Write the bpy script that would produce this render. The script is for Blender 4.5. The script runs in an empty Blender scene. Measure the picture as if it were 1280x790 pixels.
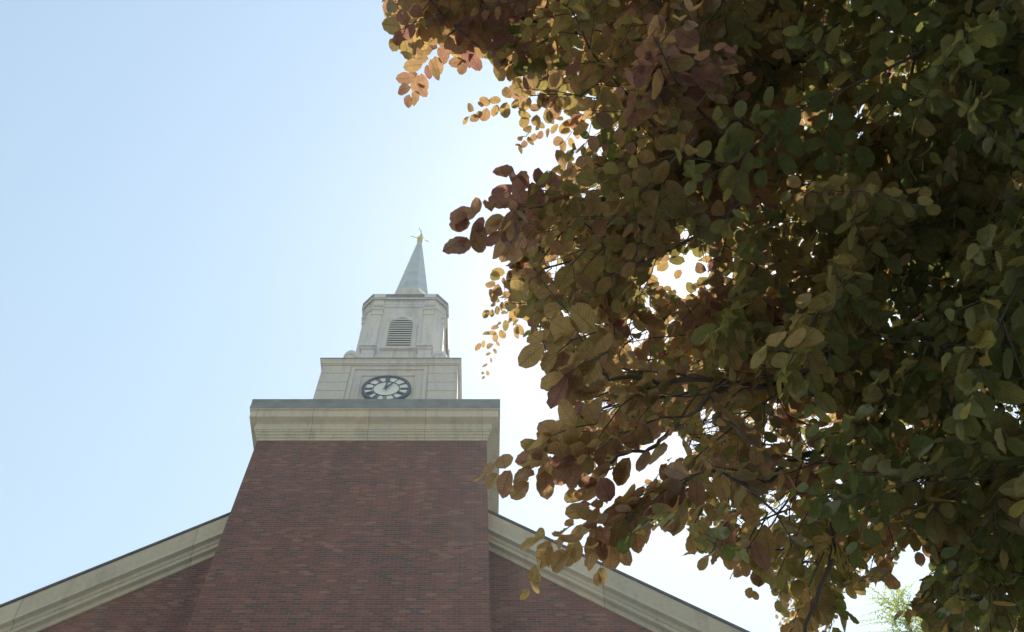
import bpy, math, random
import numpy as np
from mathutils import Vector
R = math.radians
random.seed(7); rng = np.random.default_rng(7)
C = bpy.context.scene.collection
SC = bpy.context.scene

# ------------------------------------------------------------------ camera
TH = 1.1079; FPX = 1132.68; XPP = 592.56; EYE = 1.6
cam_d = bpy.data.cameras.new("camera"); cam = bpy.data.objects.new("camera", cam_d); C.objects.link(cam)
cam.location = (0, 0, EYE); cam.rotation_euler = (math.pi/2 + TH, 0, 0)
cam_d.sensor_width = 36; cam_d.lens = 36*FPX/1280; cam_d.shift_x = (640-XPP)/1280
cam_d.clip_start = .05; cam_d.clip_end = 20000
SC.camera = cam
# ------------------------------------------------------------------ light
SUN_EL = R(62.95); SUN_AZ = R(29.37)            # azimuth measured from +Y towards +X
SUN = Vector((math.cos(SUN_EL)*math.sin(SUN_AZ), math.cos(SUN_EL)*math.cos(SUN_AZ), math.sin(SUN_EL)))
w = bpy.data.worlds.new("World"); SC.world = w; w.use_nodes = True
nt = w.node_tree; bgn = nt.nodes["Background"]
sky = nt.nodes.new("ShaderNodeTexSky"); sky.sky_type = 'NISHITA'; sky.sun_disc = False
sky.sun_elevation = SUN_EL; sky.sun_rotation = SUN_AZ
sky.air_density = 3.0; sky.dust_density = .45; sky.ozone_density = 1.0
wb = nt.nodes.new("ShaderNodeMix"); wb.data_type = 'RGBA'; wb.blend_type = 'MULTIPLY'; wb.inputs[0].default_value = 1   # white balance
nt.links.new(sky.outputs[0], wb.inputs[6]); wb.inputs[7].default_value = (1.015, .985, .985, 1); nt.links.new(wb.outputs[2], bgn.inputs[0]); bgn.inputs[1].default_value = .15
sd = bpy.data.lights.new("sun_light", 'SUN'); sd.energy = 5.0; sd.angle = R(.53); sd.color = (1, .95, .87)
so = bpy.data.objects.new("sun_light", sd); C.objects.link(so)
so.rotation_euler = SUN.to_track_quat('Z', 'Y').to_euler(); so.location = (0, 0, 60)
vs = SC.view_settings; vs.view_transform = 'Standard'; vs.look = 'None'; vs.gamma = 1; vs.use_curve_mapping = False
vs.exposure = 0.1
SC.cycles.max_bounces = 8; SC.cycles.diffuse_bounces = 5; SC.cycles.transmission_bounces = 6
SC.cycles.volume_bounces = 0; SC.cycles.sample_clamp_indirect = 6
SC.cycles.use_denoising = True
HAZE = 0.0011; HAZE_G = .45

# ------------------------------------------------------------------ helpers
def tag(o, label=None, cat=None, group=None, kind=None):
    if label: o['label'] = label
    if cat: o['category'] = cat
    if group: o['group'] = group
    if kind: o['kind'] = kind
    return o
def empty(name, loc):
    o = bpy.data.objects.new(name, None); C.objects.link(o); o.location = loc; return o
class MB:
    def __init__(s): s.v = []; s.f = []
    def add(s, vs_, fs):
        n = len(s.v); s.v += [tuple(v) for v in vs_]; s.f += [tuple(i+n for i in f) for f in fs]; return s
    def box(s, x0, x1, y0, y1, z0, z1):
        return s.add([(x0,y0,z0),(x1,y0,z0),(x1,y1,z0),(x0,y1,z0),(x0,y0,z1),(x1,y0,z1),(x1,y1,z1),(x0,y1,z1)],
                     [(0,3,2,1),(4,5,6,7),(0,1,5,4),(1,2,6,5),(2,3,7,6),(3,0,4,7)])
    def prism(s, poly, ax, a, b):
        """poly of 2D points extruded along axis ax from a to b; ax 'z': (x,y), 'y': (x,z), 'x': (y,z)"""
        def P(p, t): return {'z': (p[0], p[1], t), 'y': (p[0], t, p[1]), 'x': (t, p[0], p[1])}[ax]
        n = len(poly); vs_ = [P(p, a) for p in poly]+[P(p, b) for p in poly]
        return s.add(vs_, [tuple(range(n))[::-1], tuple(range(n, 2*n))]+[(i, (i+1) % n, (i+1) % n+n, i+n) for i in range(n)])
    def rings(s, rs, cap0=True, cap1=True):
        n = len(rs[0]); vs_ = [p for r in rs for p in r]; fs = []
        for k in range(len(rs)-1):
            for i in range(n):
                j = (i+1) % n; fs.append((k*n+i, k*n+j, (k+1)*n+j, (k+1)*n+i))
        if cap0: fs.append(tuple(range(n))[::-1])
        if cap1: fs.append(tuple(range((len(rs)-1)*n, len(rs)*n)))
        return s.add(vs_, fs)
    def sweep(s, poly, prof):
        """mitred moulding: profile of (offset, z) round a CCW polygon"""
        return s.rings([[(x, y, z) for x, y in offset(poly, p)] for p, z in prof])
    def lathe(s, c, prof, n=20):
        return s.rings([[(c[0]+r*math.cos(2*math.pi*i/n), c[1]+r*math.sin(2*math.pi*i/n), c[2]+z) for i in range(n)] for r, z in prof])
    def tube(s, pts, rad, n=6):
        pts = [Vector(p) for p in pts]; rs = []
        if not hasattr(rad, '__len__'): rad = [rad]*len(pts)
        u = None
        for i, p in enumerate(pts):
            d = (pts[min(i+1, len(pts)-1)]-pts[max(i-1, 0)]).normalized()
            if u is None: u = d.orthogonal().normalized()
            u = (u-d*u.dot(d)).normalized(); v = d.cross(u)
            rs.append([p+(u*math.cos(2*math.pi*k/n)+v*math.sin(2*math.pi*k/n))*rad[i] for k in range(n)])
        return s.rings(rs)
    def build(s, name, mat, parent=None, smooth=False, bevel=0):
        me = bpy.data.meshes.new(name); me.from_pydata(s.v, [], s.f); me.update()
        o = bpy.data.objects.new(name, me); C.objects.link(o); me.materials.append(mat)
        import bmesh
        bm = bmesh.new(); bm.from_mesh(me); bmesh.ops.recalc_face_normals(bm, faces=bm.faces); bm.to_mesh(me); bm.free()
        if smooth: me.polygons.foreach_set('use_smooth', [True]*len(me.polygons))
        if bevel:
            b = o.modifiers.new('bevel', 'BEVEL'); b.width = bevel; b.segments = 2; b.limit_method = 'ANGLE'; b.angle_limit = R(40)
        if parent: o.parent = parent
        return o
def offset(poly, d):
    n = len(poly); out = []
    for i in range(n):
        a = Vector(poly[i-1]); b = Vector(poly[i]); c = Vector(poly[(i+1) % n])
        e1 = (b-a).normalized(); e2 = (c-b).normalized()
        n1 = Vector((e1.y, -e1.x)); n2 = Vector((e2.y, -e2.x))
        m = (n1+n2); m = m/(1+n1.dot(n2)); q = b+m*d; out.append((q.x, q.y))
    return out
def rect(hx, hy, cx=0, cy=0): return [(cx-hx, cy-hy), (cx+hx, cy-hy), (cx+hx, cy+hy), (cx-hx, cy+hy)]
def octo(h, c, cx=0, cy=0):
    return [(cx-h+c, cy-h), (cx+h-c, cy-h), (cx+h, cy-h+c), (cx+h, cy+h-c), (cx+h-c, cy+h), (cx-h+c, cy+h), (cx-h, cy+h-c), (cx-h, cy-h+c)]
# direction of a photo pixel
def ray(px, py):
    u = (px-XPP)/FPX; v = (395-py)/FPX
    return Vector((u, math.cos(TH)-v*math.sin(TH), math.sin(TH)+v*math.cos(TH))).normalized()
def at(px, py, dist): return Vector((0, 0, EYE))+ray(px, py)*dist
CT, ST = math.cos(TH), math.sin(TH)
def to_px(P):
    P = np.asarray(P, float); X = P[..., 0]; Y = P[..., 1]; Z = P[..., 2]-EYE
    W_ = Y*CT+Z*ST
    return XPP+FPX*X/W_, 395-FPX*(Z*CT-Y*ST)/W_
def z_at(py, Y):      # height (above ground) of the point of plane Y that the photo shows at row py
    return EYE+Y*math.tan(TH+math.atan((395-py)/FPX))
def Y_at(py, z): return (z-EYE)/math.tan(TH+math.atan((395-py)/FPX))

# ------------------------------------------------------------------ materials
def mat(name):
    m = bpy.data.materials.new(name); m.use_nodes = True; t = m.node_tree; b = t.nodes['Principled BSDF']; return m, t, b
def N(t, k, **kw):
    n = t.nodes.new('ShaderNode'+k)
    for a, v in kw.items():
        if a in ('op',): n.operation = v
        elif a == 'bt': n.blend_type = v
        elif a == 'dt': n.data_type = v
        else: setattr(n, a, v)
    return n
def L(t, a, b): t.links.new(a, b)
def math_(t, op, a, b=None):
    n = t.nodes.new('ShaderNodeMath'); n.operation = op
    for i, x in enumerate((a, b)):
        if x is None: continue
        if isinstance(x, (int, float)): n.inputs[i].default_value = x
        else: L(t, x, n.inputs[i])
    return n.outputs[0]
def ramp(t, fac, stops, interp='LINEAR'):
    n = t.nodes.new('ShaderNodeValToRGB'); n.color_ramp.interpolation = interp
    e = n.color_ramp.elements
    while len(e) < len(stops): e.new(.5)
    for i, (p, c) in enumerate(stops): e[i].position = p; e[i].color = (*c, 1)
    L(t, fac, n.inputs[0]); return n.outputs[0]
def mixc(t, fac, a, b, bt='MIX'):
    n = t.nodes.new('ShaderNodeMix'); n.data_type = 'RGBA'; n.blend_type = bt
    for s_, x in ((0, fac), (6, a), (7, b)):
        if isinstance(x, (int, float)): n.inputs[s_].default_value = x
        elif isinstance(x, tuple): n.inputs[s_].default_value = (*x, 1)
        else: L(t, x, n.inputs[s_])
    return n.outputs[2]
def noise(t, vec, scale, detail=4, rough=.55):
    n = t.nodes.new('ShaderNodeTexNoise'); n.inputs['Scale'].default_value = scale
    n.inputs['Detail'].default_value = detail; n.inputs['Roughness'].default_value = rough
    if vec is not None: L(t, vec, n.inputs['Vector'])
    return n.outputs[0]
def mapping(t, vec, sc):
    n = t.nodes.new('ShaderNodeMapping'); n.inputs['Scale'].default_value = sc; L(t, vec, n.inputs[0]); return n.outputs[0]

def brick_material():
    m, t, b = mat('red_brick'); g = N(t, 'TexCoord').outputs['Object']
    sp = N(t, 'SeparateXYZ'); L(t, g, sp.inputs[0])
    u = math_(t, 'ADD', sp.outputs[0], sp.outputs[1]); z = sp.outputs[2]
    H = .0677; BW = .2125
    row = math_(t, 'FLOOR', math_(t, 'DIVIDE', z, H))
    half = math_(t, 'MULTIPLY', math_(t, 'MODULO', row, 2.0), .5)
    uu = math_(t, 'ADD', math_(t, 'DIVIDE', u, BW), half)
    col = math_(t, 'FLOOR', uu)
    fu = math_(t, 'SUBTRACT', uu, col); fz = math_(t, 'FRACT', math_(t, 'DIVIDE', z, H))
    du = math_(t, 'ABSOLUTE', math_(t, 'SUBTRACT', fu, .5)); dz = math_(t, 'ABSOLUTE', math_(t, 'SUBTRACT', fz, .5))
    mort = math_(t, 'MAXIMUM', math_(t, 'GREATER_THAN', du, .5-.024), math_(t, 'GREATER_THAN', dz, .5-.085))
    cv = N(t, 'CombineXYZ'); L(t, col, cv.inputs[0]); L(t, row, cv.inputs[1])
    wn = N(t, 'TexWhiteNoise'); wn.noise_dimensions = '2D'; L(t, cv.outputs[0], wn.inputs['Vector'])
    patch = noise(t, mapping(t, g, (.35, .35, 1.0)), 1.3, 3)
    # dark clinker bricks cluster in loose horizontal patches
    pick = math_(t, 'ADD', wn.outputs[0], math_(t, 'MULTIPLY', math_(t, 'SUBTRACT', patch, .5), .75))
    c = ramp(t, pick, [(0, (.075, .06, .062)), (.08, (.085, .06, .062)), (.15, (.13, .056, .054)), (.5, (.165, .063, .059)), (.85, (.195, .076, .068)), (1, (.24, .125, .10))])
    tint = noise(t, g, .45, 5)
    c = mixc(t, 1.0, c, ramp(t, tint, [(.3, (.84, .86, .90)), (.7, (1.12, 1.06, 1.0))]), 'MULTIPLY')
    c = mixc(t, mort, c, (.19, .15, .135))
    st = noise(t, mapping(t, g, (1.6, 1.6, .12)), 1.0, 5)
    c = mixc(t, 1.0, c, ramp(t, st, [(.32, (.74, .74, .76)), (.6, (1, 1, 1))]), 'MULTIPLY')
    ef = noise(t, mapping(t, g, (.5, .5, .28)), 1.1, 6, .65)     # pale lime bloom and old repairs
    c = mixc(t, math_(t, 'MULTIPLY', ramp(t, ef, [(.56, (0, 0, 0)), (.72, (1, 1, 1))]), .22), c, (.30, .25, .23))
    L(t, c, b.inputs['Base Color']); b.inputs['Roughness'].default_value = .88
    bp = N(t, 'Bump'); bp.inputs['Strength'].default_value = .5; bp.inputs['Distance'].default_value = .008
    L(t, math_(t, 'SUBTRACT', math_(t, 'MULTIPLY', wn.outputs[0], .3), mort), bp.inputs['Height']); L(t, bp.outputs[0], b.inputs['Normal'])
    return m
def stone_material(name, base, warm, stain=.5, joints=None):
    m, t, b = mat(name); g = N(t, 'TexCoord').outputs['Object']
    n1 = noise(t, g, .8, 6, .6); n2 = noise(t, g, 9, 5, .7)
    c = mixc(t, ramp(t, n1, [(.35, (0, 0, 0)), (.65, (1, 1, 1))]), base, warm)
    drip = noise(t, mapping(t, g, (2.2, 2.2, .25)), 1.4, 5, .65)
    c = mixc(t, math_(t, 'MULTIPLY', ramp(t, drip, [(.5, (0, 0, 0)), (.72, (1, 1, 1))]), stain), c, tuple(x*.42 for x in base))
    c = mixc(t, 1.0, c, ramp(t, n2, [(.3, (.88, .88, .88)), (.7, (1.06, 1.06, 1.06))]), 'MULTIPLY')
    if joints:
        sp = N(t, 'SeparateXYZ'); L(t, g, sp.inputs[0])
        ge = N(t, 'NewGeometry'); sn = N(t, 'SeparateXYZ'); L(t, ge.outputs['True Normal'], sn.inputs[0])
        side = math_(t, 'GREATER_THAN', math_(t, 'ABSOLUTE', sn.outputs[0]), .75); co_ = math_(t, 'ADD', math_(t, 'MULTIPLY', side, sp.outputs[1]), math_(t, 'MULTIPLY', math_(t, 'SUBTRACT', 1.0, side), sp.outputs[0]))
        uu = math_(t, 'DIVIDE', math_(t, 'ADD', co_, 50.3), joints)
        cell = math_(t, 'FLOOR', uu); fu = math_(t, 'FRACT', uu)
        wn = N(t, 'TexWhiteNoise'); wn.noise_dimensions = '1D'; L(t, cell, wn.inputs['W'])
        c = mixc(t, 1.0, c, ramp(t, wn.outputs[0], [(0, (.86, .87, .86)), (1, (1.06, 1.04, 1.0))]), 'MULTIPLY')
        j = math_(t, 'LESS_THAN', fu, .016/joints)
        c = mixc(t, math_(t, 'MULTIPLY', j, .65), c, tuple(x*.3 for x in base))
    L(t, c, b.inputs['Base Color']); b.inputs['Roughness'].default_value = .85
    bp = N(t, 'Bump'); bp.inputs['Strength'].default_value = .25; bp.inputs['Distance'].default_value = .01
    L(t, n2, bp.inputs['Height']); L(t, bp.outputs[0], b.inputs['Normal'])
    return m
def plain(name, col, rough=.6, metal=0, var=.15, scale=6):
    m, t, b = mat(name); g = N(t, 'TexCoord').outputs['Object']; n = noise(t, g, scale, 5)
    c = mixc(t, 1.0, col, ramp(t, n, [(.3, (1-var,)*3), (.7, (1+var,)*3)]), 'MULTIPLY')
    L(t, c, b.inputs['Base Color']); b.inputs['Roughness'].default_value = rough; b.inputs['Metallic'].default_value = metal
    return m
BRICK = brick_material()
STONE = stone_material('limestone', (.54, .515, .475), (.60, .53, .44), .45, 1.52)
STONE_PLAIN = stone_material('limestone_plain', (.57, .56, .60), (.61, .57, .54), .4)
RAKE = stone_material('cornice_paint', (.46, .44, .40), (.51, .465, .39), .4, 3.1)
BELFRY = stone_material('weathered_white_paint', (.66, .66, .74), (.69, .66, .65), .5)
LEAD = plain('lead_sheet', (.21, .225, .23), .55, .3, .2, 3)
SPIRE = plain('copper_spire_sheet', (.43, .49, .54), .5, .1, .12, 1.5)
DARKM = plain('dark_metal', (.05, .055, .06), .5, .5)
GOLD = plain('gilding', (.75, .55, .2), .35, .8, .1)
DIALW = plain('dial_enamel', (.80, .82, .83), .4, 0, .06)
DIALB = plain('dial_blue', (.05, .08, .14), .45, 0, .1)
LOUV = plain('louver_paint', (.58, .60, .61), .7, 0, .12)
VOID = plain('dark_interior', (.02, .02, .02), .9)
SLATE = plain('roof_slate', (.07, .075, .08), .8, 0, .3, 4)
BARK = plain('bark', (.055, .047, .042), .9, 0, .35, 14)
def ground_material(name, stops, scale):
    m, t, b = mat(name); g = N(t, 'TexCoord').outputs['Object']
    L(t, ramp(t, noise(t, g, scale, 8, .7), stops), b.inputs['Base Color']); b.inputs['Roughness'].default_value = .95
    return m
LAWN = ground_material('lawn', [(.3, (.07, .085, .035)), (.7, (.12, .135, .06))], 2)
PAVE = ground_material('concrete_paving', [(.3, (.36, .35, .335)), (.7, (.46, .445, .42))], 1.2)

# ------------------------------------------------------------------ setting
o = MB().add([(-6000,-6000,0),(6000,-6000,0),(6000,6000,0),(-6000,6000,0)], [(0,1,2,3)]).build('ground', LAWN); tag(o, kind='structure')
o = MB().add([(-30,-22,.004),(30,-22,.004),(30,13.4,.004),(-30,13.4,.004)], [(0,1,2,3)]).build('bounce_paving', PAVE); tag(o, kind='structure')  # unseen paving, added and sized for its bounce light on the stone

# ------------------------------------------------------------------ church
D0 = 13.6; XC = -2.692
W = 6.039; CY = 3.197; HD = CY        # tower half depth
HC = 19.887+EYE; HT = 21.331+EYE
church = empty('church', (XC, D0, 0))
tag(church, 'red brick church with a white clock tower, louvred belfry and pointed spire above the gable', 'church')
SH = rect(W/2, HD, 0, CY)
sh = MB(); sh.sweep(SH, [(0, 0), (0, HC+.9)]); shaft = sh.build('tower_shaft', BRICK, church)

def march(Y0, z0, steps):
    """moulding profile: alternately a soffit and a face, each ending at a photo row"""
    pr = [(0, z0)]; p = 0; z = z0
    for k, y in steps:
        if k == 's': p = Y0-Y_at(y, z)
        else: z = z_at(y, Y0-p)
        pr.append((p, z))
    return pr
tc = march(D0, HC, [('s',550.1),('f',547.6),('s',546.3),('f',543.8),('s',542.5),('f',540.0),('s',538.7),('f',537.2),('s',536.4),('f',529.2),('s',528.2),('f',526.6),
                    ('s',520.6),('f',513.0),('s',511.0),('f',499.6)])
pk = tc[-1]; ex = (.378-pk[0])
print('tower cornice end', pk, 'want .378', HT)
tc = [(-.05, HC)]+tc[:]+[(pk[0]-.03, pk[1]+.015), (-1.2, pk[1]+.10)]
cor = MB().sweep(SH, tc).build('tower_cornice', STONE, church)
ptop = pk[0]
fl = MB().sweep(SH, [(ptop+.004, tc[-4][1]+.03), (ptop+.010, tc[-4][1]+.035), (ptop+.010, pk[1]-.12), (ptop+.02, pk[1]-.10), (ptop+.018, pk[1]+.004), (ptop-.02, pk[1]+.03), (-1.0, pk[1]+.125)])
fl.build('flashing', LEAD, cor)

# clock stage -------------------------------------------------------
S = .8406; WC = 4.343; SY = S; CH = WC/2
ZK = 25.672+EYE; QK = .106
zb = HT-.3; ztop = z_at(456.6, D0+S)
stage = MB().sweep(rect(CH-.03, CH-.03, 0, CY-.186), [(0, zb), (0, ztop+.05)])
cyS = CY-.186            # stage centre so that its front stands at S
front = cyS-CH
# corner blocks with sunk joints, all four corners
ys = [z_at(y, D0+front) for y in (456.6, 466.4, 477.4, 488.2, 499, 510, 521)]
BL = {(sx, sy): MB() for sx in (-1, 1) for sy in (-1, 1)}
for a in range(len(ys)-1):
    z1, z0 = ys[a]-.012, ys[a+1]+.012
    for sx in (-1, 1):
        for sy in (-1, 1):
            bl = BL[sx, sy]; x0, x1 = sorted((sx*CH, sx*(CH-.92))); y0, y1 = sorted((cyS+sy*CH, cyS+sy*(CH-.92)))
            bl.box(x0, x1, y0, y1, z0, z1)
stg = stage.build('clock_stage', STONE_PLAIN, church)
for bl in BL.values(): bl.build('corner_blocks', STONE_PLAIN, stg, bevel=.012)
# panel between the corners, with a raised inner frame round the clock
pn = MB(); hw = CH-.92-.10
def frame(mb, hx, z0, z1, wd, y, t, cx=0):
    mb.box(cx-hx, cx-hx+wd, y-t, y+.02, z0, z1); mb.box(cx+hx-wd, cx+hx, y-t, y+.02, z0, z1)
    mb.box(cx-hx+wd, cx+hx-wd, y-t, y+.02, z1-wd, z1); mb.box(cx-hx+wd, cx+hx-wd, y-t, y+.02, z0, z0+wd)
pf = front+.03
frame(pn, hw+.06, zb+.35, z_at(459.5, D0+front), .12, pf, .05)
zc = 23.869+EYE; rc = .7596
frame(pn, rc+.13, zc-rc-.35, z_at(468.6, D0+front), .05, pf, .035)
pn.build('panel_frame', STONE_PLAIN, stg, bevel=.01)
sc_ = MB().sweep(rect(CH, CH, 0, cyS), [(-.06, ztop), (.025, ztop), (.025, ztop+.05), (.05, ztop+.05), (.06, ztop+.16), (QK-.012, ztop+.2), (QK, ztop+.21), (QK, ZK-.03), (QK-.02, ZK), (-.7, ZK+.06)])
sc_.build('stage_cornice', STONE_PLAIN, stg)
f2 = MB().sweep(rect(CH, CH, 0, cyS), [(QK+.01, ZK-.055), (QK+.012, ZK+.004), (QK-.02, ZK+.02), (-.7, ZK+.08)]); f2.build('flashing', LEAD, stg)

# clock ---------------------------------------------------------------
def disc(mb, r0, r1, y0, y1, n=64, z=zc):
    P = []
    for k in range(n):
        a = 2*math.pi*k/n; c_, s_ = math.cos(a), math.sin(a)
        P.append([(r0*c_, y1, z+r0*s_), (r0*c_, y0, z+r0*s_), (r1*c_, y0, z+r1*s_), (r1*c_, y1, z+r1*s_)])
    for k in range(n):
        q, r_ = P[k], P[(k+1) % n]; mb.add(q+r_, [(i, (i+1) % 4, (i+1) % 4+4, i+4) for i in range(4)])
def pl(mb, pts, y0, y1):   # flat plate from (x,z) points about the clock centre
    mb.prism([(x, zc+z) for x, z in pts], 'y', y0, y1)
ck = MB(); disc(ck, .02, rc*.97, front-.03, front+.06); clock = ck.build('clock', DIALW, church)
rg = MB(); disc(rg, rc*.885, rc, front-.075, front+.05); rg.build('outer_ring', DIALB, clock, bevel=.006)
ri = MB(); disc(ri, rc*.52, rc*.55, front-.052, front-.02); ri.build('inner_ring', DIALB, clock)
nums = ['XII', 'I', 'II', 'III', 'IIII', 'V', 'VI', 'VII', 'VIII', 'IX', 'X', 'XI']
def bar(a, b, wd):
    dx, dz = b[0]-a[0], b[1]-a[1]; l = math.hypot(dx, dz); nx, nz = -dz/l*wd/2, dx/l*wd/2
    return [(a[0]+nx, a[1]+nz), (a[0]-nx, a[1]-nz), (b[0]-nx, b[1]-nz), (b[0]+nx, b[1]+nz)]
for k, s in enumerate(nums):
    mb = MB(); a = -2*math.pi*k/12; ca, sa = math.cos(a), math.sin(a)
    h = rc*.30; gw = {'I': .037, 'V': .088, 'X': .088}; tot = sum(gw[c] for c in s); x = -tot/2; strokes = []
    for c in s:
        x0, x1 = x, x+gw[c]
        if c == 'I': strokes.append(((x0+.018, -h/2), (x0+.018, h/2), .024))
        if c == 'V': strokes += [((x0+.012, h/2), (x0+.044, -h/2), .026), ((x1-.012, h/2), (x0+.048, -h/2), .013)]
        if c == 'X': strokes += [((x0+.012, h/2), (x1-.012, -h/2), .026), ((x1-.012, h/2), (x0+.012, -h/2), .013)]
        x = x1
    for i, (p, q, wd) in enumerate(strokes):
        pts = [(ca*px-sa*(pz+rc*.72), sa*px+ca*(pz+rc*.72)) for px, pz in bar(p, q, wd)]
        pl(mb, pts, front-.046-.0015*i, front-.02)
    mb.build('numeral', DIALB, clock)
def hand(name, ang, ln, wd, tail, y):
    a = -R(ang); ca, sa = math.cos(a), math.sin(a)
    pts = [(-wd*.25, -tail), (wd*.25, -tail), (wd*.5, ln*.28), (wd*.55, ln*.62), (0, ln), (-wd*.55, ln*.62), (-wd*.5, ln*.28)]
    mb = MB(); pl(mb, [(ca*x-sa*z, sa*x+ca*z) for x, z in pts], y-.014, y); disc(mb, .001, wd*.9, y-.018, y+.0, 20); mb.build(name, DIALB, clock)
hand('hour_hand', 37, rc*.50, .06, .14, front-.085); hand('minute_hand', 2, rc*.86, .055, .2, front-.115)

# urns on the stage corners ---------------------------------------------
for sx in (-1, 1):
    for sy in (-1, 1):
        u = MB().lathe((sx*(CH-.66), cyS+sy*(CH-.66), ZK+.03), [(.29, 0), (.29, .3), (.23, .32), (.23, 1.15), (.26, 1.17), (.26, 1.30), (.245, 1.42), (.20, 1.54), (.11, 1.62), (.01, 1.64)], 24)
        u.build('corner_urn', BELFRY, church, smooth=False, bevel=0)

# belfry ------------------------------------------------------------------
HB = 1.66; CHM = .396; ZB = 32.208+EYE; HBB = 1.46; CB = .28
z0b = ZK+.02
bel = MB().sweep(octo(HBB, CB, 0, CY), [(0, z0b), (0, ZB-.4)])
# window: near-black sheet paints the shade inside; surround and louvres on all four faces
belfry = bel.build('belfry', BELFRY, church)
def facing(fn):          # four sides: returns transform of (x along face, d outwards, z)
    return [lambda x, d, z, k=k: {0: (x, CY-HBB-d, z), 1: (HBB+d, CY+x, z), 2: (-x, CY+HBB+d, z), 3: (-HBB-d, CY-x, z)}[k] for k in range(4)]
sides = facing(None)
def fbox(mb, T, x0, x1, d0, d1, z0, z1):
    vs_ = [T(x, d, z) for z in (z0, z1) for d in (d0, d1) for x in (x0, x1)]
    mb.add(vs_, [(0,1,3,2),(4,6,7,5),(0,4,5,1),(2,3,7,6),(0,2,6,4),(1,5,7,3)])
LW = .43; zl0 = z_at(436, D0+CY-HBB); zl1 = z_at(405.8, D0+CY-HBB)-.0   # louvre spring line
zcap0, zcap1 = z_at(393.2, D0+CY-HBB-.1), z_at(386, D0+CY-HBB-.1)
zped = z_at(435.5, D0+CY-HBB-.12)
for k, T in enumerate(sides):
    for s in (-1, 1):
        sgn = s; pm = MB(); xi, xo = .80, 1.17
        x0, x1 = sorted((s*xi, s*xo))
        fbox(pm, T, x0, x1, -.02, .09, zped, zcap0)
        pil = pm.build('pilaster', BELFRY, belfry, bevel=.012)
        cm = MB()
        fbox(cm, T, x0-.035, x1+.035, -.02, .13, zcap0, zcap0+.07); fbox(cm, T, x0-.01, x1+.01, -.02, .10, zcap0+.07, zcap1-.1); fbox(cm, T, x0-.06, x1+.06, -.02, .165, zcap1-.1, zcap1)
        cm.build('pilaster_cap', BELFRY, belfry, bevel=.01)
        bm_ = MB(); fbox(bm_, T, x0-.06, x1+.02, -.02, .20, z0b, zped-.22); fbox(bm_, T, x0-.10, x1+.05, -.02, .26, zped-.22, zped-.12); fbox(bm_, T, x0-.15, x1+.09, -.02, .32, zped-.12, zped)
        bm_.build('pedestal', BELFRY, belfry, bevel=.01)
    # arched surround
    n = 18; ar = MB()
    def arch(r): return [(-r, zl0-.05)]+[(-r*math.cos(math.pi*i/n), zl1+r*math.sin(math.pi*i/n)) for i in range(n+1)]+[(r, zl0-.05)]
    A, B = arch(LW), arch(LW+.15)
    vs_ = []; fs = []
    for (x, z), (X, Z) in zip(A, B): vs_ += [T(x, .0, z), T(x, .07, z), T(X, .07, Z), T(X, .0, Z)]
    for i in range(len(A)-1): fs += [(4*i+j, 4*i+(j+1) % 4, 4*i+4+(j+1) % 4, 4*i+4+j) for j in range(4)]
    ar.add(vs_, fs); fbox(ar, T, -.09, .09, .0, .11, zl1+LW-.01, zl1+LW+.2); fbox(ar, T, -LW-.2, LW+.2, 0, .12, zl0-.15, zl0-.05)
    sur = ar.build('window_surround', BELFRY, belfry)
    vo = MB(); P = arch(LW); vo.add([T(x, .004, z) for x, z in P], [tuple(range(len(P)))]); vo.build('louver_shade_sheet', VOID, belfry)
    lv = MB(); zz = zl0+.02; step = (zl1+LW-zl0)/13.2
    while zz < zl1+LW-.05:
        hx = LW-.005 if zz < zl1 else math.sqrt(max(LW**2-(zz+.06-zl1)**2, .003))
        vs_ = [T(x, d, zz+e) for x in (-hx, hx) for d, e in ((.01, step*.8), (.01, step*.8+.05), (.068, step*.5), (.068, 0))]
        lv.add(vs_, [(0,1,2,3),(7,6,5,4),(0,4,5,1),(1,5,6,2),(2,6,7,3),(3,7,4,0)]); zz += step
    lv.build('louver', LOUV, belfry)
OC = octo(HBB, CB, 0, CY)
e = HB-HBB
zA = z_at(384.5, D0+CY-HBB)
bc = MB().sweep(OC, [(-.05, zA-.02), (.05, zA-.02), (.05, zA+.13), (.075, zA+.15), (.075, zA+.38), (.10, zA+.40), (.13, zA+.52), (e-.02, ZB-.36), (e-.02, ZB-.30), (e, ZB-.27), (e, ZB-.02), (e-.03, ZB), (-.5, ZB+.25)])
bco = bc.build('belfry_cornice', BELFRY, belfry)
bf = MB().sweep(OC, [(e+.006, ZB-.26), (e+.012, ZB-.10), (e+.025, ZB-.09), (e+.025, ZB+.006), (e-.02, ZB+.03), (-.55, ZB+.33)]); bf.build('flashing', LEAD, belfry)
for k, T in enumerate(sides):      # the cornice breaks forward over each pilaster
    for s in (-1, 1):
        br = MB(); x0, x1 = sorted((s*.76, s*1.21)); fbox(br, T, x0, x1, .0, e+.045, ZB-.30, ZB-.012); fbox(br, T, x0+.03, x1-.03, 0, .13, zA-.0, ZB-.30)
        br.build('cornice_break', BELFRY, belfry, bevel=.01)

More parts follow.
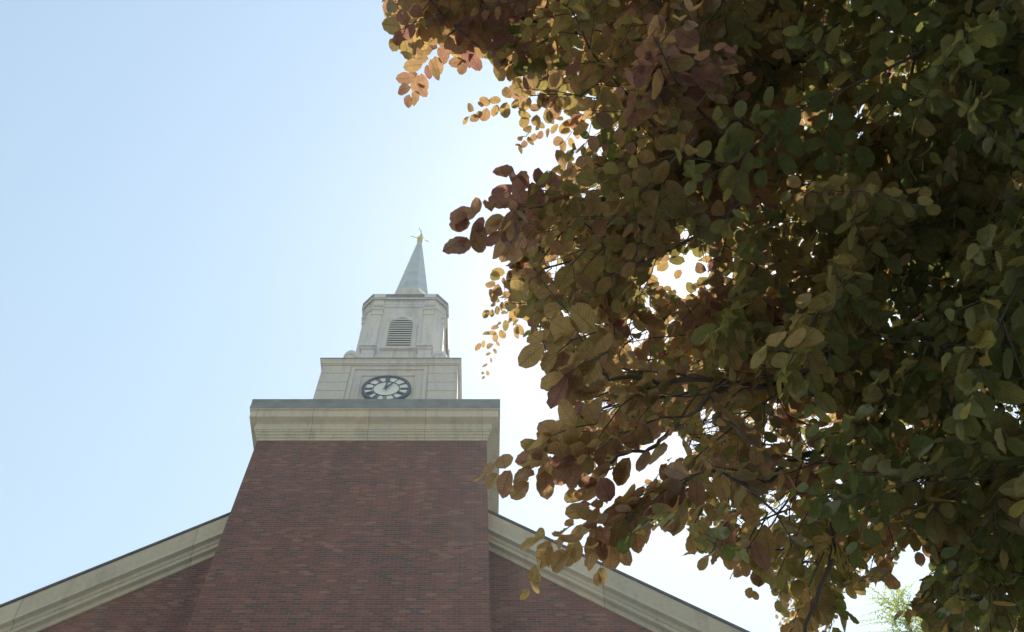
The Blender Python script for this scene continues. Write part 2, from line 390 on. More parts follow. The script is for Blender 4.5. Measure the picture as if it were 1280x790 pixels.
# spire -------------------------------------------------------------------
t8 = math.tan(math.pi/8)
def oc(h): return octo(h, h*(1-t8), 0, CY)
def ringz(h, z): return [(x, y, z) for x, y in oc(h)]
sb = MB().rings([ringz(1.2, ZB+.1), ringz(1.1, ZB+.5), ringz(1.0, 34.1+EYE), ringz(.97, 34.2+EYE), ringz(.86, 34.62+EYE), ringz(.82, 34.7+EYE)])
sbo = sb.build('spire_base', STONE_PLAIN, church)
ZS = 41.847+EYE
spi = MB().rings([ringz(.77, 34.6+EYE), ringz(.10, ZS)]); spire = spi.build('spire', SPIRE, church)
bz = 42.267+EYE
bs = MB().lathe((0, CY, ZS-.02), [(.13, 0), (.15, .06), (.08, .12), (.06, .2)], 12); bs.build('spire_cap', GOLD, spire)
r = .165; bb = MB().lathe((0, CY, bz), [(max(.01, r*math.sin(math.pi*i/10)), -r*math.cos(math.pi*i/10)) for i in range(11)], 18); bb.build('gilded_ball', GOLD, spire, smooth=True)
wv = MB().lathe((0, CY, bz), [(.06, r-.02), (.085, r+.05), (.05, r+.12), (.07, r+.2), (.016, r+.27), (.014, r+1.05), (.004, r+1.12)], 10)
aa = R(18)
for q, ln in ((aa, .46), (aa+math.pi, .50), (aa+math.pi/2, .3), (aa-math.pi/2, .3)):
    wv.tube([(0, CY, bz+.04), (ln*math.cos(q), CY+ln*math.sin(q), bz+.04)], .014, 6)
vane = wv.build('weather_vane', DARKM, spire)
ar_ = MB(); zv = bz+r+.72
ar_.prism([(-.26, zv-.02), (-.10, zv-.02), (-.04, zv-.07), (.1, zv-.02), (.3, zv-.012), (.3, zv-.06), (.4, zv), (.3, zv+.06), (.3, zv+.012), (.12, zv+.03), (.05, zv+.12), (-.05, zv+.05), (-.14, zv+.03), (-.26, zv+.09)], 'y', -.008, .008)
ao = ar_.build('vane_arrow', DARKM, church); ao.rotation_euler = (0, 0, R(70)); ao.location = (0, CY, 0)

# gable, rakes, nave -------------------------------------------------------
m_ = .7407; ZG = 19.732+EYE; G = .3385     # rake's outermost top line: z = ZG - m|x| at y = G
PR = .42                                     # projection of the rake before the gable wall
GW = G+PR; NH = 9.0; BACK = 34
zr = lambda x: ZG-m_*abs(x)
# vertical drop of each moulding edge, read at column 143 of the photo, left rake
def rake_drop(py, Y, px=143):
    d = ray(px, py); t = Y/d.y; X = d.x*t; Z = EYE+d.z*t
    return zr(X-XC)-Z
prof = []                                    # (y, drop), from the bottom up
Yw = D0+GW
def Ysolve(py, drop, px=143):                # depth at which the swept line with this drop shows on row py
    lo, hi = 11., 16.
    for _ in range(50):
        mid = (lo+hi)/2
        if rake_drop(py, mid, px) > drop: lo = mid
        else: hi = mid
    return (lo+hi)/2
Y = Yw; dr = rake_drop(749.5, Y)
prof.append((Y, dr))
for k, py in [('s',747.5),('f',742.5),('s',737),('f',733),('s',731.8),('f',727.5),('s',722),('f',718.5),('c',706),('f',700.5)]:
    if k == 's': Y = Ysolve(py, dr)
    elif k == 'f': dr = rake_drop(py, Y)
    else: Y -= .07; dr = rake_drop(py, Y)
    prof.append((Y, dr))
print('rake top', prof[-1], 'want', D0+G, 0)
prof = [(y-D0, d) for y, d in prof]
prof[-1] = (prof[-1][0], .0)
top_y = prof[-1][0]
for s in (-1, 1):
    rk = MB(); pr = [(GW+.1, prof[0][1])]+prof+[(GW+.1, 0.0)]
    xs = (W/2-.05, NH+.35)
    rs = [[(s*x, y, zr(x)-d) for y, d in pr] for x in xs]
    rk.rings(rs); ro = rk.build('raking_cornice', RAKE, church)
    fp = MB(); q = [(top_y-.03, .05), (top_y-.03, -.03), (GW+.4, -.03), (GW+.4, .0), (top_y, .0), (top_y, .05)]
    fp.rings([[(s*x, y, zr(x)-d) for y, d in q] for x in xs]); fp.build('roof_edge', SLATE, ro)
gp = [(-NH, 0), (NH, 0), (NH, zr(NH)-.3), (0, zr(0)-.3), (-NH, zr(NH)-.3)]
gm = MB(); gm.prism(gp, 'y', GW, GW+.4); gm.build('gable_wall', BRICK, church)
for s in (-1, 1):
    sm = MB(); x0, x1 = sorted((s*NH, s*(NH-.4))); sm.box(x0, x1, GW+.4, BACK, 0, zr(NH)-.35); sm.build('side_wall', BRICK, church)
bw = MB(); bw.prism(gp, 'y', BACK, BACK+.4); bw.build('rear_wall', BRICK, church)
rf = MB(); rs = [(0, ZG+.04), (NH+.6, zr(NH+.6)+.04), (NH+.6, zr(NH+.6)-.12), (0, ZG-.12), (-NH-.6, zr(NH+.6)-.12), (-NH-.6, zr(NH+.6)+.04)]
rf.prism(rs, 'y', GW+.42, BACK+.8); rf.build('nave_roof', SLATE, church)

# ------------------------------------------------------------------ foliage machinery
def leaf_template(n=6):
    """a beech leaf: pointed oval, 1 long from the stalk, folded a little along the midrib, wavy margin"""
    xs = np.linspace(0, 1, n+1)**.95; V = []; F = []; UV = []
    wid = lambda x: .39*1.66*(x**.55)*((1-x)**.52)*(1+.05*math.sin(x*40)) if 0 < x < 1 else 0
    for i, x in enumerate(xs):
        wv_ = wid(x); z0 = -.10*x*x
        zz = .05*wv_/.36+(.018 if i % 2 else -.012)
        V += [(x, 0, z0), (x, wv_, z0+zz), (x, -wv_, z0+zz)]; UV += [(0, x), (wv_, x), (-wv_, x)]
    for i in range(n):
        a = 3*i; b = a+3
        if i == 0: F += [(a, b, b+1), (a, b+2, b)]
        elif i == n-1: F += [(a, b, a+1), (a, a+2, b)]
        else: F += [(a, b, b+1), (a, b+1, a+1), (a, a+2, b+2), (a, b+2, b)]
    return np.array(V), np.array(F), np.array(UV)
tws_ = lambda n: rng.normal(0, .45, n)
class Foliage:
    def __init__(s): s.P = []; s.D = []; s.Nn = []; s.S = []; s.T = []; s.K = []
    def leaf(s, p, d, n, size, tint, curl):
        s.P.append(tuple(p)); s.D.append(tuple(d)); s.Nn.append(tuple(n)); s.S.append(size); s.T.append(tint); s.K.append(curl)
    def build(s, name, m, parent, n=6, keep=None):
        P = np.array(s.P); Dn = np.array(s.D); Nn = np.array(s.Nn); S_ = np.array(s.S); T = np.array(s.T); K = np.array(s.K)
        if keep is not None:
            k = keep(P+Dn*S_[:, None]*.5, S_, P, P+Dn*S_[:, None]); P, Dn, Nn, S_, T, K = P[k], Dn[k], Nn[k], S_[k], T[k], K[k]
        Dn /= np.linalg.norm(Dn, axis=1)[:, None]; B = np.cross(Nn, Dn); B /= np.linalg.norm(B, axis=1)[:, None]; Nn = np.cross(Dn, B)
        V, F, UV = leaf_template(n); nl = len(P)
        z = V[None, :, 2]*K[:, None]+tws_(nl)[:, None]*V[None, :, 0]*V[None, :, 1]
        wj = rng.uniform(.74, 1.16, nl); bend = rng.normal(0, .10, nl)
        co = P[:, None, :]+S_[:, None, None]*(V[None, :, 0, None]*Dn[:, None, :]+(V[None, :, 1]*wj[:, None]+bend[:, None]*V[None, :, 0]**2)[..., None]*B[:, None, :]+z[..., None]*Nn[:, None, :])
        nv = V.shape[0]; co = co.reshape(-1, 3); f = (F[None]+(np.arange(nl)*nv)[:, None, None]).reshape(-1, 3)
        me = bpy.data.meshes.new(name); me.vertices.add(len(co)); me.vertices.foreach_set('co', co.ravel())
        me.loops.add(f.size); me.loops.foreach_set('vertex_index', f.ravel().astype(np.int32))
        me.polygons.add(len(f)); me.polygons.foreach_set('loop_start', np.arange(0, f.size, 3, dtype=np.int32))
        me.update(calc_edges=True)
        at_ = me.attributes.new('tint', 'FLOAT', 'POINT'); at_.data.foreach_set('value', np.repeat(T, nv))
        au = me.attributes.new('leafuv', 'FLOAT2', 'POINT'); au.data.foreach_set('vector', np.tile(UV, (nl, 1)).ravel())
        me.polygons.foreach_set('use_smooth', np.ones(len(f), bool))
        me.materials.append(m); ob = bpy.data.objects.new(name, me); C.objects.link(ob); ob.parent = parent
        if parent: ob.matrix_parent_inverse = parent.matrix_basis.inverted()
        print(name, 'leaves', nl); return ob
def leaf_material(name, refl, trans, tstr):
    m, t, b = mat(name); t.nodes.remove(b); out = t.nodes['Material Output']
    a = N(t, 'Attribute', attribute_name='tint'); uv = N(t, 'Attribute', attribute_name='leafuv')
    sp = N(t, 'SeparateXYZ'); L(t, uv.outputs['Vector'], sp.inputs[0])
    au = math_(t, 'ABSOLUTE', sp.outputs[0])
    ph = math_(t, 'SUBTRACT', sp.outputs[1], math_(t, 'MULTIPLY', au, .75))
    ve = math_(t, 'ABSOLUTE', math_(t, 'SUBTRACT', math_(t, 'FRACT', math_(t, 'MULTIPLY', ph, 9.0)), .5))
    vein = math_(t, 'MAXIMUM', math_(t, 'LESS_THAN', ve, .09), math_(t, 'LESS_THAN', au, .018))
    g = N(t, 'TexCoord').outputs['Object']; n1 = noise(t, g, 45, 4, .6)
    fr = ramp(t, a.outputs['Fac'], refl); ft = ramp(t, a.outputs['Fac'], trans)
    sh_ = ramp(t, n1, [(.3, (.78, .78, .78)), (.7, (1.15, 1.15, 1.15))])
    fr = mixc(t, 1.0, fr, sh_, 'MULTIPLY'); ft = mixc(t, 1.0, ft, sh_, 'MULTIPLY')
    ft = mixc(t, math_(t, 'MULTIPLY', vein, .6), ft, mixc(t, 1.0, ft, (.35, .3, .3), 'MULTIPLY'))
    sp_ = ramp(t, noise(t, g, 130, 3, .6), [(.66, (0, 0, 0)), (.70, (1, 1, 1))]); ft = mixc(t, math_(t, 'MULTIPLY', sp_, .7), ft, (.05, .03, .02))
    fr = mixc(t, math_(t, 'MULTIPLY', vein, .35), fr, mixc(t, 1.0, fr, (1.9, 1.8, 1.6), 'MULTIPLY'))
    df = N(t, 'BsdfDiffuse'); L(t, fr, df.inputs[0]); tr = N(t, 'BsdfTranslucent'); L(t, ft, tr.inputs[0])
    ad = N(t, 'AddShader'); L(t, df.outputs[0], ad.inputs[0]); L(t, tr.outputs[0], ad.inputs[1])
    gl = N(t, 'BsdfGlossy'); gl.inputs['Roughness'].default_value = .42; gl.inputs[0].default_value = (.7, .75, .7, 1)
    mx = N(t, 'MixShader'); fz = N(t, 'Fresnel'); fz.inputs[0].default_value = 1.42; L(t, math_(t, 'MULTIPLY', fz.outputs[0], .10), mx.inputs[0])
    L(t, ad.outputs[0], mx.inputs[1]); L(t, gl.outputs[0], mx.inputs[2]); L(t, mx.outputs[0], out.inputs[0])
    return m
LEAF = leaf_material('copper_beech_leaf',
    [(0, (.034, .022, .024)), (.35, (.036, .030, .020)), (.65, (.032, .036, .016)), (1, (.026, .037, .014))],
    [(0, (.31, .15, .10)), (.35, (.45, .285, .105)), (.65, (.32, .25, .07)), (1, (.15, .175, .045))], 1)
LEAF2 = leaf_material('yellow_green_leaf', [(0, (.09, .12, .03)), (1, (.13, .16, .04))], [(0, (.3, .36, .06)), (1, (.42, .46, .08))], 1)

# ------------------------------------------------------------------ beech: where its foliage is
OUT = [(478,-60),(482,30),(500,70),(530,60),(560,50),(600,62),(615,80),(634,90),(640,118),(690,132),(738,150),(694,172),(690,212),(665,232),(640,262),(622,290),
       (624,316),(640,330),(632,352),(622,372),(640,392),(664,404),(664,436),(690,456),(694,476),(704,508),(696,520),(684,548),(700,566),
       (716,604),(756,578),(784,566),(812,552),(838,540),(842,562),(824,590),(800,606),(780,640),(742,690),(768,688),(800,682),(812,660),(836,664),(852,640),
       (866,676),(884,694),(902,690),(920,712),(930,700),(952,706),(966,740),(970,800),(1036,800),(1050,760),(1062,734),(1100,728),(1124,702),
       (1140,668),(1154,672),(1164,694),(1160,728),(1128,758),(1156,778),(1180,840),(1900,900),(1900,-900),(478,-900)]
GAPS = [  # patches of sky seen through the crown
    [(836,328),(846,318),(850,304),(858,316),(872,322),(868,334),(880,346),(868,356),(870,372),(856,366),(848,378),(840,366),(826,362),(834,350),(826,340)],
    [(788,392),(806,402),(812,424),(800,436),(786,420),(780,404)],
    [(955,538),(976,540),(972,556),(958,556)],
    [(1256,492),(1275,502),(1282,540),(1270,536),(1258,508)],
    [(1006,566),(1020,566),(1018,580),(1006,578)],
    [(1078,648),(1090,645),(1088,662),(1080,660)],
    [(940,640),(960,628),(985,622),(992,640),(975,652),(950,656)],
    [(738,512),(750,506),(766,502),(768,520),(752,520)],
    [(846,556),(862,546),(872,560),(856,575)],
    [(874,516),(890,512),(900,530),(884,540)],
    [(1250,736),(1268,730),(1272,752),(1256,750)],
    [(700,392),(716,390),(720,402),(704,404)], [(686,330),(708,326),(704,366),(692,360)],
    [(730,236),(745,236),(740,248),(730,246)],
    [(1140,592),(1160,598),(1158,606),(1144,604)],
    [(812,548),(832,536),(850,548),(858,572),(838,600),(800,600),(788,588)],
    [(786,600),(800,596),(806,618),(790,622)],
    [(1080,700),(1096,696),(1100,712),(1084,716)],[(1010,690),(1022,700),(1014,716),(1002,708)],
    [(985,735),(1000,730),(1004,746),(990,748)],
]
def ragged(x, y, r_, n_=9): return [(x+r_*rng.uniform(.45, 1.25)*math.cos(2*math.pi*k/n_), y+r_*rng.uniform(.45, 1.25)*math.sin(2*math.pi*k/n_)) for k in range(n_)]
GAPS[0] = ragged(852, 345, 33, 15)
for k in range(26):
    a_, q_ = rng.uniform(0, 6.28), rng.uniform(20, 60); GAPS.append(ragged(850+q_*math.cos(a_), 346+q_*math.sin(a_), rng.uniform(2.5, 7)))
for cx_, cy_, sx_, sy_, n_ in ((805,420,28,30,16),(885,530,40,25,12),(960,620,45,35,16),(1000,560,45,60,14),(1170,440,50,60,14),(1010,160,50,50,12),(1090,640,60,40,12),(720,520,30,40,5),(860,200,60,60,10),(1230,600,40,70,12),(700,380,25,40,8),(960,370,60,30,10)):
    for k in range(n_): GAPS.append(ragged(rng.normal(cx_, sx_), rng.normal(cy_, sy_), rng.uniform(1.8, 5.5), 7))
def inside(x, y, poly):
    x = np.asarray(x); y = np.asarray(y); c = np.zeros(x.shape, bool); j = len(poly)-1
    for i in range(len(poly)):
        xi, yi = poly[i]; xj, yj = poly[j]
        cr = ((yi > y) != (yj > y)) & (x < (xj-xi)*(y-yi)/((yj-yi) or 1e-9)+xi); c ^= cr; j = i
    return c
def keep_leaf(Cn, S_, P0, P1):
    ok = np.ones(len(Cn), bool)
    for Q in (Cn, P0, P1*.75+P0*.25):
        x, y = to_px(Q); ok &= inside(x, y, OUT)
    stray = rng.uniform(0, 1, len(Cn)) < .06
    for Q in (Cn, P1, P0, P0*.25+P1*.75):
        x, y = to_px(Q)
        for gp_ in GAPS: ok &= ~inside(x, y, gp_) | stray
    return ok
TRUNK = Vector((7.6, 1.2, 0))
beech = empty('beech_tree', TRUNK)
tag(beech, 'large copper beech with dark overhanging leafy branches filling the right side of the view', 'tree')
def kid(o, parent=beech): o.parent = parent; o.matrix_parent_inverse = parent.matrix_basis.inverted(); return o
tk = MB(); tp = [(0,0,-.1),(.02,0,.5),(-.05,.05,2),(-.1,.1,4),(.0,.3,7),(.2,.6,11),(.3,.9,15)]
n = 18; rs = []
for (x, y, z), r_ in zip(tp, (.75, .52, .44, .40, .33, .22, .08)):
    rs.append([(TRUNK.x+x+r_*(1+.06*math.sin(5*a+z))*math.cos(a), TRUNK.y+y+r_*(1+.06*math.cos(4*a))*math.sin(a), z) for a in [2*math.pi*i/n for i in range(n)]])
kid(tk.rings(rs).build('trunk', BARK, None, smooth=True))
FO = Foliage(); TW = MB()
def rv(s=1): return Vector(rng.normal(0, s, 3))
def catmull(P, k=6):
    P = [Vector(p) for p in P]; out = []
    for i in range(len(P)-1):
        a = P[max(i-1, 0)]; b = P[i]; c = P[i+1]; d = P[min(i+2, len(P)-1)]
        for j in range(k):
            t = j/k; out.append(.5*((2*b)+(c-a)*t+(2*a-5*b+4*c-d)*t*t+(3*b-a-3*c+d)*t*t*t))
    out.append(P[-1]); return out
def leafy(F, TWm, pts, size, gap, tint, up, spread=.95, tip=.6, rad=.0022, jit=.28, side_tw=None):
    """a twig with alternate leaves lying in one spreading plane"""
    TWm.tube(pts, [rad*(1-.6*i/(len(pts)-1)) for i in range(len(pts))], 4)
    acc = 0; s = 1; tot = sum((pts[i+1]-pts[i]).length for i in range(len(pts)-1)); run = 0
    for i in range(len(pts)-1):
        seg = pts[i+1]-pts[i]; l = seg.length; d = seg.normalized()
        while acc < l:
            f = (run+acc)/tot; p = pts[i]+d*acc
            nn = (up+rv(jit)).normalized(); sd_ = nn.cross(d).normalized()*s
            dd = (d*math.cos(spread)+sd_*math.sin(spread)+Vector((0, 0, -.22))+rv(.12)).normalized()
            sz = size*(1-(1-tip)*f)*rng.uniform(.72, 1.15)
            q = p+dd*sz*.10
            F.leaf(q, dd, nn, sz, min(1, max(0, tint+rng.normal(0, .13))), rng.uniform(-.8, 3.2))
            s = -s; acc += gap*rng.uniform(.75, 1.3)
        acc -= l; run += l
    d = (pts[-1]-pts[-2]).normalized()
    F.leaf(pts[-1], (d+rv(.15)+Vector((0, 0, -.2))).normalized(), (up+rv(jit)).normalized(), size*tip, tint, 1)
def branchlet(F, TWm, p, d, ln, size, tint, nsp=11, splen=.34, gap=.036, rad=.006):
    up = (Vector((0, 0, 1))+rv(.22)).normalized(); n_ = 7; pts = [p]; dd = d.normalized()
    for i in range(n_): dd = (dd+rv(.10)+Vector((0, 0, -.09))).normalized(); pts.append(pts[-1]+dd*ln/n_)
    TWm.tube(pts, [rad*(1-.75*i/n_) for i in range(n_+1)], 5); s = 1
    for k in range(nsp):
        f = .08+.9*k/nsp; i = min(int(f*n_), n_-1); q = pts[i].lerp(pts[i+1], f*n_-i); ax = (pts[i+1]-pts[i]).normalized()
        sd_ = up.cross(ax).normalized()*s; a = rng.uniform(.6, 1.0); d2 = (ax*math.cos(a)+sd_*math.sin(a)+Vector((0, 0, -.12))+rv(.1)).normalized()
        l2 = splen*(1.1-.6*f)*rng.uniform(.7, 1.2); tw = [q]
        for j in range(3): d2 = (d2+rv(.09)+Vector((0, 0, -.10))).normalized(); tw.append(tw[-1]+d2*l2/3)
        leafy(F, TWm, tw, size, gap, tint+rng.normal(0, .08), up); s = -s
    leafy(F, TWm, pts[-3:], size, gap, tint, up)

# hand-laid edge sprays: photo rows/columns give the direction, the last numbers the distance
def spray(px, d0, d1, size, tint, gap=.033, tip=.7, sides=None, jit=.2, spread=.95):
    P = [at(x, y, d0+(d1-d0)*i/(len(px)-1)) for i, (x, y) in enumerate(px)]
    pts = catmull(P, 4); up = (Vector((0, 0, 1))+rv(.12)).normalized()
    leafy(EF, ETW, pts, size, gap, tint, up, spread=spread, tip=tip, rad=.003, jit=jit)
EF = Foliage(); ETW = TW
def SPR(px, d0, d1, size, tint, gap=.033, **kw):
    spray(px, d0, d1, size*1.28, tint, gap=gap*.68, **kw)
    if len(px) > 3:      # short side shoots near the base keep the spray leafy
        for k in range(1, max(2, len(px)-3)):
            (x, y), (x2, y2) = px[k], px[k+1]; q = (d0+(d1-d0)*k/(len(px)-1)); s_ = 1 if k % 2 else -1
            ex, ey = (x2-x)*.8+s_*(y2-y)*.55, (y2-y)*.8-s_*(x2-x)*.55
            spray([(x, y), (x+ex*.5, y+ey*.5), (x+ex, y+ey)], q, q-.03, size*1.1, tint, gap=gap*.7, tip=.8)
SPR([(690,-20),(600,15),(550,55),(525,90),(512,118)], 3.3, 3.0, .075, .15, gap=.042, tip=.6)
SPR([(600,-40),(545,-5),(520,25),(500,48)], 3.2, 3.0, .085, .45, gap=.05)
SPR([(650,-20),(590,25),(575,55)], 3.5, 3.3, .09, .12, gap=.04, tip=.8)
SPR([(545,5),(525,35),(515,60)], 3.3, 3.2, .08, .35, gap=.045)
SPR([(590,20),(548,62),(522,92)], 3.6, 3.5, .08, .12, gap=.04)
SPR([(700,40),(650,70),(630,85)], 3.4, 3.3, .085, .3, gap=.045)
SPR([(760,125),(700,118),(650,122),(600,136),(585,146)], 3.7, 3.4, .068, .38, gap=.036, tip=.55)
SPR([(790,140),(730,142),(690,158),(662,168),(650,180)], 4.4, 4.0, .065, .3, gap=.036, tip=.6)
SPR([(700,240),(665,236),(640,230),(633,222)], 3.2, 3.1, .085, .05, gap=.05, tip=.9)
SPR([(700,262),(650,258),(610,268),(585,270)], 3.1, 2.9, .085, .05, gap=.048, tip=.75)
SPR([(600,266),(590,280),(583,296)], 2.95, 2.9, .075, .03, gap=.035, tip=.8)
SPR([(690,275),(650,290),(632,300)], 3.2, 3.1, .09, .15, gap=.045, tip=.9)
SPR([(680,300),(650,325),(630,345),(616,362)], 4.2, 4.0, .062, .25, gap=.034, tip=.7)
SPR([(690,335),(655,360),(630,375),(612,388)], 4.6, 4.4, .06, .35, gap=.034)
SPR([(650,350),(640,382),(625,410),(615,440),(608,462),(605,470)], 4.9, 4.7, .058, .28, gap=.045, tip=.4)
SPR([(664,360),(654,385),(648,408)], 4.6, 4.5, .06, .45, gap=.04)
SPR([(735,395),(705,405),(680,410),(664,414)], 4.1, 4.0, .065, .75, gap=.04)
SPR([(745,415),(715,425),(690,428),(678,426)], 2.9, 2.8, .10, .4, gap=.05, tip=.9)
SPR([(760,440),(730,455),(705,470)], 2.9, 2.8, .10, .35, gap=.05, tip=.9)
SPR([(760,490),(730,500),(705,490)], 2.9, 2.9, .085, .3, gap=.045, tip=.9)
SPR([(745,530),(715,535),(690,545)], 2.8, 2.75, .09, .35, gap=.045, tip=.9)
SPR([(840,545),(790,568),(735,574),(690,576),(650,582),(625,590),(604,596)], 2.9, 2.6, .085, .22, gap=.046, tip=.6, spread=1.1)
SPR([(770,545),(740,560),(710,562),(672,570)], 3.0, 2.9, .085, .3, gap=.05, tip=.8)
SPR([(880,590),(840,605),(805,618),(770,628),(735,632)], 2.9, 2.7, .082, .15, gap=.042, tip=.7)
SPR([(860,600),(810,630),(770,648),(720,655),(700,672),(680,690),(668,705),(660,738)], 2.9, 2.6, .078, .4, gap=.042, tip=.42)
SPR([(800,625),(775,660),(765,680)], 2.8, 2.75, .08, .25, gap=.04, tip=.9)
SPR([(790,640),(752,660),(725,678),(710,690)], 2.75, 2.7, .075, .3, gap=.042, tip=.8)
SPR([(760,660),(752,690),(747,715)], 2.8, 2.8, .07, .3, gap=.06, tip=.45)
SPR([(860,610),(838,640),(828,650)], 2.9, 2.85, .085, .3, gap=.045)
SPR([(880,630),(868,655),(862,668)], 3.0, 2.95, .085, .4, gap=.05)
SPR([(920,640),(900,665),(890,690),(872,690)], 3.1, 3.0, .075, .3, gap=.045)
SPR([(950,650),(935,680),(936,710),(942,738)], 3.2, 3.1, .075, .35, gap=.055, tip=.35)
SPR([(960,640),(945,670),(925,700)], 3.1, 3.0, .085, .4, gap=.05)
SPR([(1010,640),(985,690),(972,720)], 3.3, 3.2, .075, .75, gap=.05)
SPR([(1030,690),(1010,735),(995,770),(985,800)], 3.3, 3.2, .085, .4, gap=.045, tip=.9)
SPR([(1020,700),(1030,740),(1040,775),(1032,800)], 3.4, 3.3, .075, .8, gap=.05, tip=.5)
SPR([(1040,660),(1052,700),(1060,730)], 3.6, 3.5, .07, .6, gap=.04)
SPR([(1110,640),(1100,680),(1112,715)], 3.8, 3.7, .07, .2, gap=.045, tip=.8)
SPR([(1180,700),(1165,725),(1150,750),(1130,765)], 3.6, 3.4, .07, .55, gap=.04, tip=.7)
SPR([(1220,720),(1190,745),(1165,770),(1160,800)], 3.5, 3.4, .08, .5, gap=.042)
SPR([(1180,640),(1160,665),(1150,690)], 4.4, 4.3, .065, .2, gap=.035)
SPR([(1130,600),(1130,640),(1140,668)], 3.6, 3.5, .08, .6, gap=.045)

# limbs that show through the leaves, each running back to the trunk
def limb(px, rs_, attach, tail=None):
    P = [Vector((TRUNK.x-.05, TRUNK.y+.1, attach))]
    P += [at(x, y, d) for x, y, d in px]; pts = catmull(P, 8); n_ = len(pts)
    for i in range(4, n_-1): pts[i] = pts[i]+rv(.004)+Vector((math.sin(i*.55), math.cos(i*.7), math.sin(i*.4)))*.012
    for i in range(10, n_-2, 3):       # side twigs so the limb forks
        d_ = ((pts[i+1]-pts[i]).normalized()+rv(.55)).normalized(); q_ = [pts[i]]
        for _ in range(4): d_ = (d_+rv(.14)+Vector((0, 0, -.05))).normalized(); q_.append(q_[-1]+d_*.11)
        x_, y_ = to_px(np.array(q_)[-1])
        if inside(np.array([x_]), np.array([y_]), OUT)[0]: leafy(FO, TW, q_, .085, .035, .35, Vector((0, 0, 1)), rad=.004)
    kid(MB().tube(pts, [(rs_[0]+(rs_[1]-rs_[0])*(i/(n_-1))**.6)*rng.uniform(.93, 1.09) for i in range(n_)], 8).build('limb', BARK, None, smooth=True))
    return pts
limbs = [
 limb([(1330,300,5.2),(1160,345,4.6),(1080,378,4.2),(1000,395,3.9),(930,402,3.7),(860,410,3.6)], (.05, .005), 3.6),
 limb([(1400,250,5.2),(1240,360,4.4),(1150,440,3.9),(1090,560,3.6),(1052,620,3.4),(1035,700,3.2),(1010,800,3.0)], (.04, .005), 3.3),
 limb([(1340,420,5.0),(1250,430,4.6),(1200,520,4.3),(1165,600,4.1),(1150,640,4.0)], (.04, .005), 3.0),
 limb([(1330,470,5.0),(1100,470,4.0),(1000,476,3.6),(870,478,3.2),(790,476,3.1),(740,455,3.0)], (.03, .004), 3.1),
 limb([(1300,560,4.6),(1080,500,3.8),(900,490,3.1),(840,545,2.95),(790,568,2.9),(735,574,2.85)], (.022, .0035), 2.9),
 limb([(1330,100,6.0),(1180,60,5.2),(1020,110,4.6),(900,180,4.2),(800,230,3.8),(700,265,3.3)], (.06, .005), 4.6),
 limb([(1330,-60,6.5),(1100,-40,5.6),(900,-10,4.8),(760,40,4.0),(640,20,3.5)], (.06, .005), 5.2),
 limb([(1320,650,4.4),(1240,690,4.0),(1210,740,3.7),(1190,800,3.5)], (.035, .005), 2.8),
 limb([(1300,600,4.8),(1060,560,3.8),(960,600,3.3),(890,590,3.0),(840,606,2.9)], (.022, .0035), 3.0),
 limb([(1400,40,7.5),(1200,150,7.0),(1000,250,6.4),(850,260,6.0),(740,330,5.4)], (.08, .006), 6.2),
 limb([(1400,200,8.5),(1150,240,8.0),(950,420,7.4),(860,560,7.0)], (.08, .006), 7.4),
]
# fill of the crown
def fill(F, n_, d0, d1, size, gx, tint_fn, xlim=(470, 1500), ylim=(-260, 900), ok=None, **kw):
    k = 0
    while k < n_:
        x = rng.uniform(*xlim); y = rng.uniform(*ylim)
        if not inside(np.array([x]), np.array([y]), OUT)[0]: continue
        if ok and not ok(x, y): continue
        d = (rng.uniform(d0**3, d1**3))**(1/3)
        p = at(x, y, d); out = Vector((-1, .25, 0)); dd = (out*rng.uniform(.3, 1)+rv(.45)+Vector((0, 0, -.15)))
        branchlet(F, TWm=TW, p=p-dd.normalized()*.45, d=dd, ln=rng.uniform(.7, 1.2), size=size*rng.uniform(.75, 1.15), tint=tint_fn(x, y), **kw); k += 1
def tint(x, y):
    g_ = .38+.47*min(1, max(0, (x-800)/350)); return g_+rng.normal(0, .16)
def right_of(x0): return lambda x, y: rng.uniform() < min(1, max(0, (x-x0)/140))
fill(FO, 330, 3.0, 4.6, .094, 0, tint)
fill(FO, 190, 5.0, 7.5, .085, 0, tint, ok=right_of(640))
FAR = Foliage()
fill(FAR, 120, 8.0, 12.0, .085, 0, lambda x, y: .2+rng.normal(0, .15), nsp=13, splen=.5, gap=.04, ok=right_of(730))
def clip_tubes(mb):
    P = np.array(mb.v); x, y = to_px(P); ok = inside(x, y, OUT)
    for g_ in GAPS[:1]+GAPS[15:16]: ok &= ~inside(x, y, g_)
    mb.f = [f for f in mb.f if ok[list(f)].all()]; return mb
fo = FO.build('foliage', LEAF, beech, 6, keep_leaf)
fa = FAR.build('upper_foliage', LEAF, beech, 4, keep_leaf)
def keep_gap0(Cn, S_, P0, P1):
    ok = np.ones(len(Cn), bool)
    for Q in (Cn, P1, P0):
        x, y = to_px(Q); ok &= ~inside(x, y, GAPS[0])
    return ok
ed = EF.build('hanging_foliage', LEAF, beech, 8, keep_gap0)
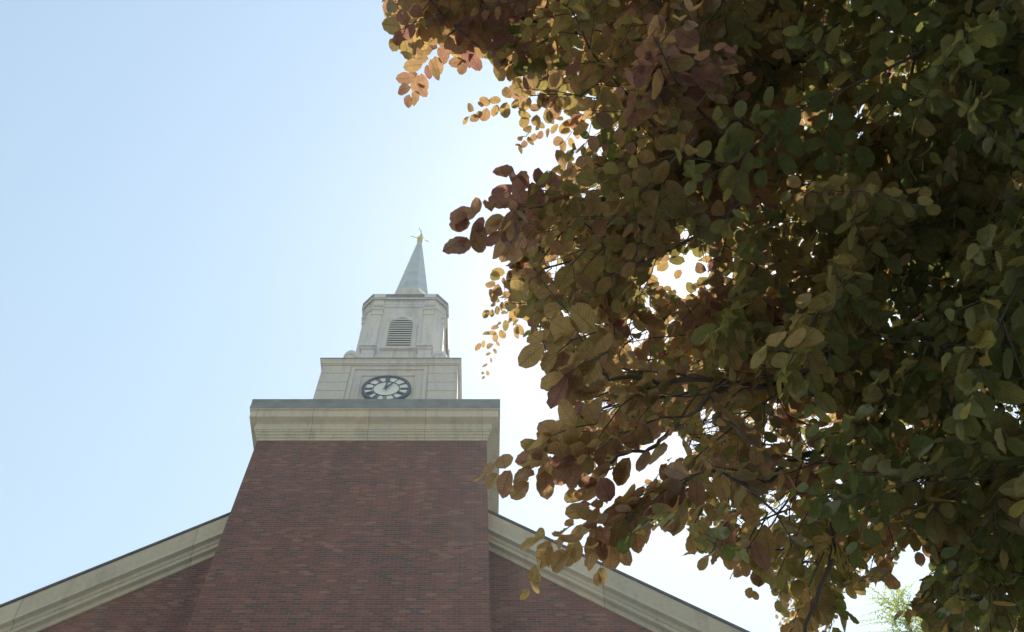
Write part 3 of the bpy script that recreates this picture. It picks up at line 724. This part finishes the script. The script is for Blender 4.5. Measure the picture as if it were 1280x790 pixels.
kid(clip_tubes(TW).build('twigs', BARK, None))

# ------------------------------------------------------------------ small tree beside the church
T2 = Vector((9.75, 15.6, 0)); t2 = empty('small_tree', T2)
tag(t2, 'feathery yellow green tree top peeping out below the beech, right of the church roof', 'tree')
F2 = Foliage(); W2 = MB()
top = at(1170, 722, 1); k_ = (T2.y-1.0)/top.y; topz = EYE+(top.z-EYE)*k_
pts = catmull([T2, T2+Vector((.1,0,4)), T2+Vector((-.1,-.1,9)), T2+Vector((0,-.3,topz-.6))], 6)
o = MB().tube(pts, [.2*(1-.9*i/(len(pts)-1))+.012 for i in range(len(pts))], 10).build('trunk', BARK, None, smooth=True); kid(o, t2)
for k in range(150):
    f = .38+.62*k/150; z = topz*f; i = f*(len(pts)-1); q = pts[int(min(i, len(pts)-1))]
    a = k*2.4; ln = (1-f)*3.2+.55; d = Vector((math.cos(a), math.sin(a), .95)).normalized(); b_ = [Vector((q.x, q.y, z))]
    for j in range(4): d = (d+rv(.07)+Vector((0,0,.05))).normalized(); b_.append(b_[-1]+d*ln/4)
    leafy(F2, W2, b_, .075, .045, rng.uniform(0, 1), Vector((0,0,1)), rad=.008, tip=.8)
    for j in (1, 2, 3):
        e_ = [b_[j]]; d3 = (d+rv(.5)).normalized()
        for _ in range(2): d3 = (d3+rv(.1)).normalized(); e_.append(e_[-1]+d3*.3)
        leafy(F2, W2, e_, .07, .04, rng.uniform(0, 1), Vector((0,0,1)), rad=.004)
F2.build('foliage', LEAF2, t2, 4); kid(W2.build('twigs', BARK, None), t2)

# ------------------------------------------------------------------ air
if HAZE > 0:
    mH, tH, bH = mat('haze'); tH.nodes.remove(bH); pv = N(tH, 'VolumePrincipled'); pv.inputs['Density'].default_value = HAZE
    pv.inputs['Color'].default_value = (.96, .98, 1, 1); pv.inputs['Anisotropy'].default_value = HAZE_G
    L(tH, pv.outputs[0], tH.nodes['Material Output'].inputs['Volume'])
    hz = MB().box(-6100, 6100, -6100, 6100, -1, 60).build('haze', mH); tag(hz, kind='stuff')
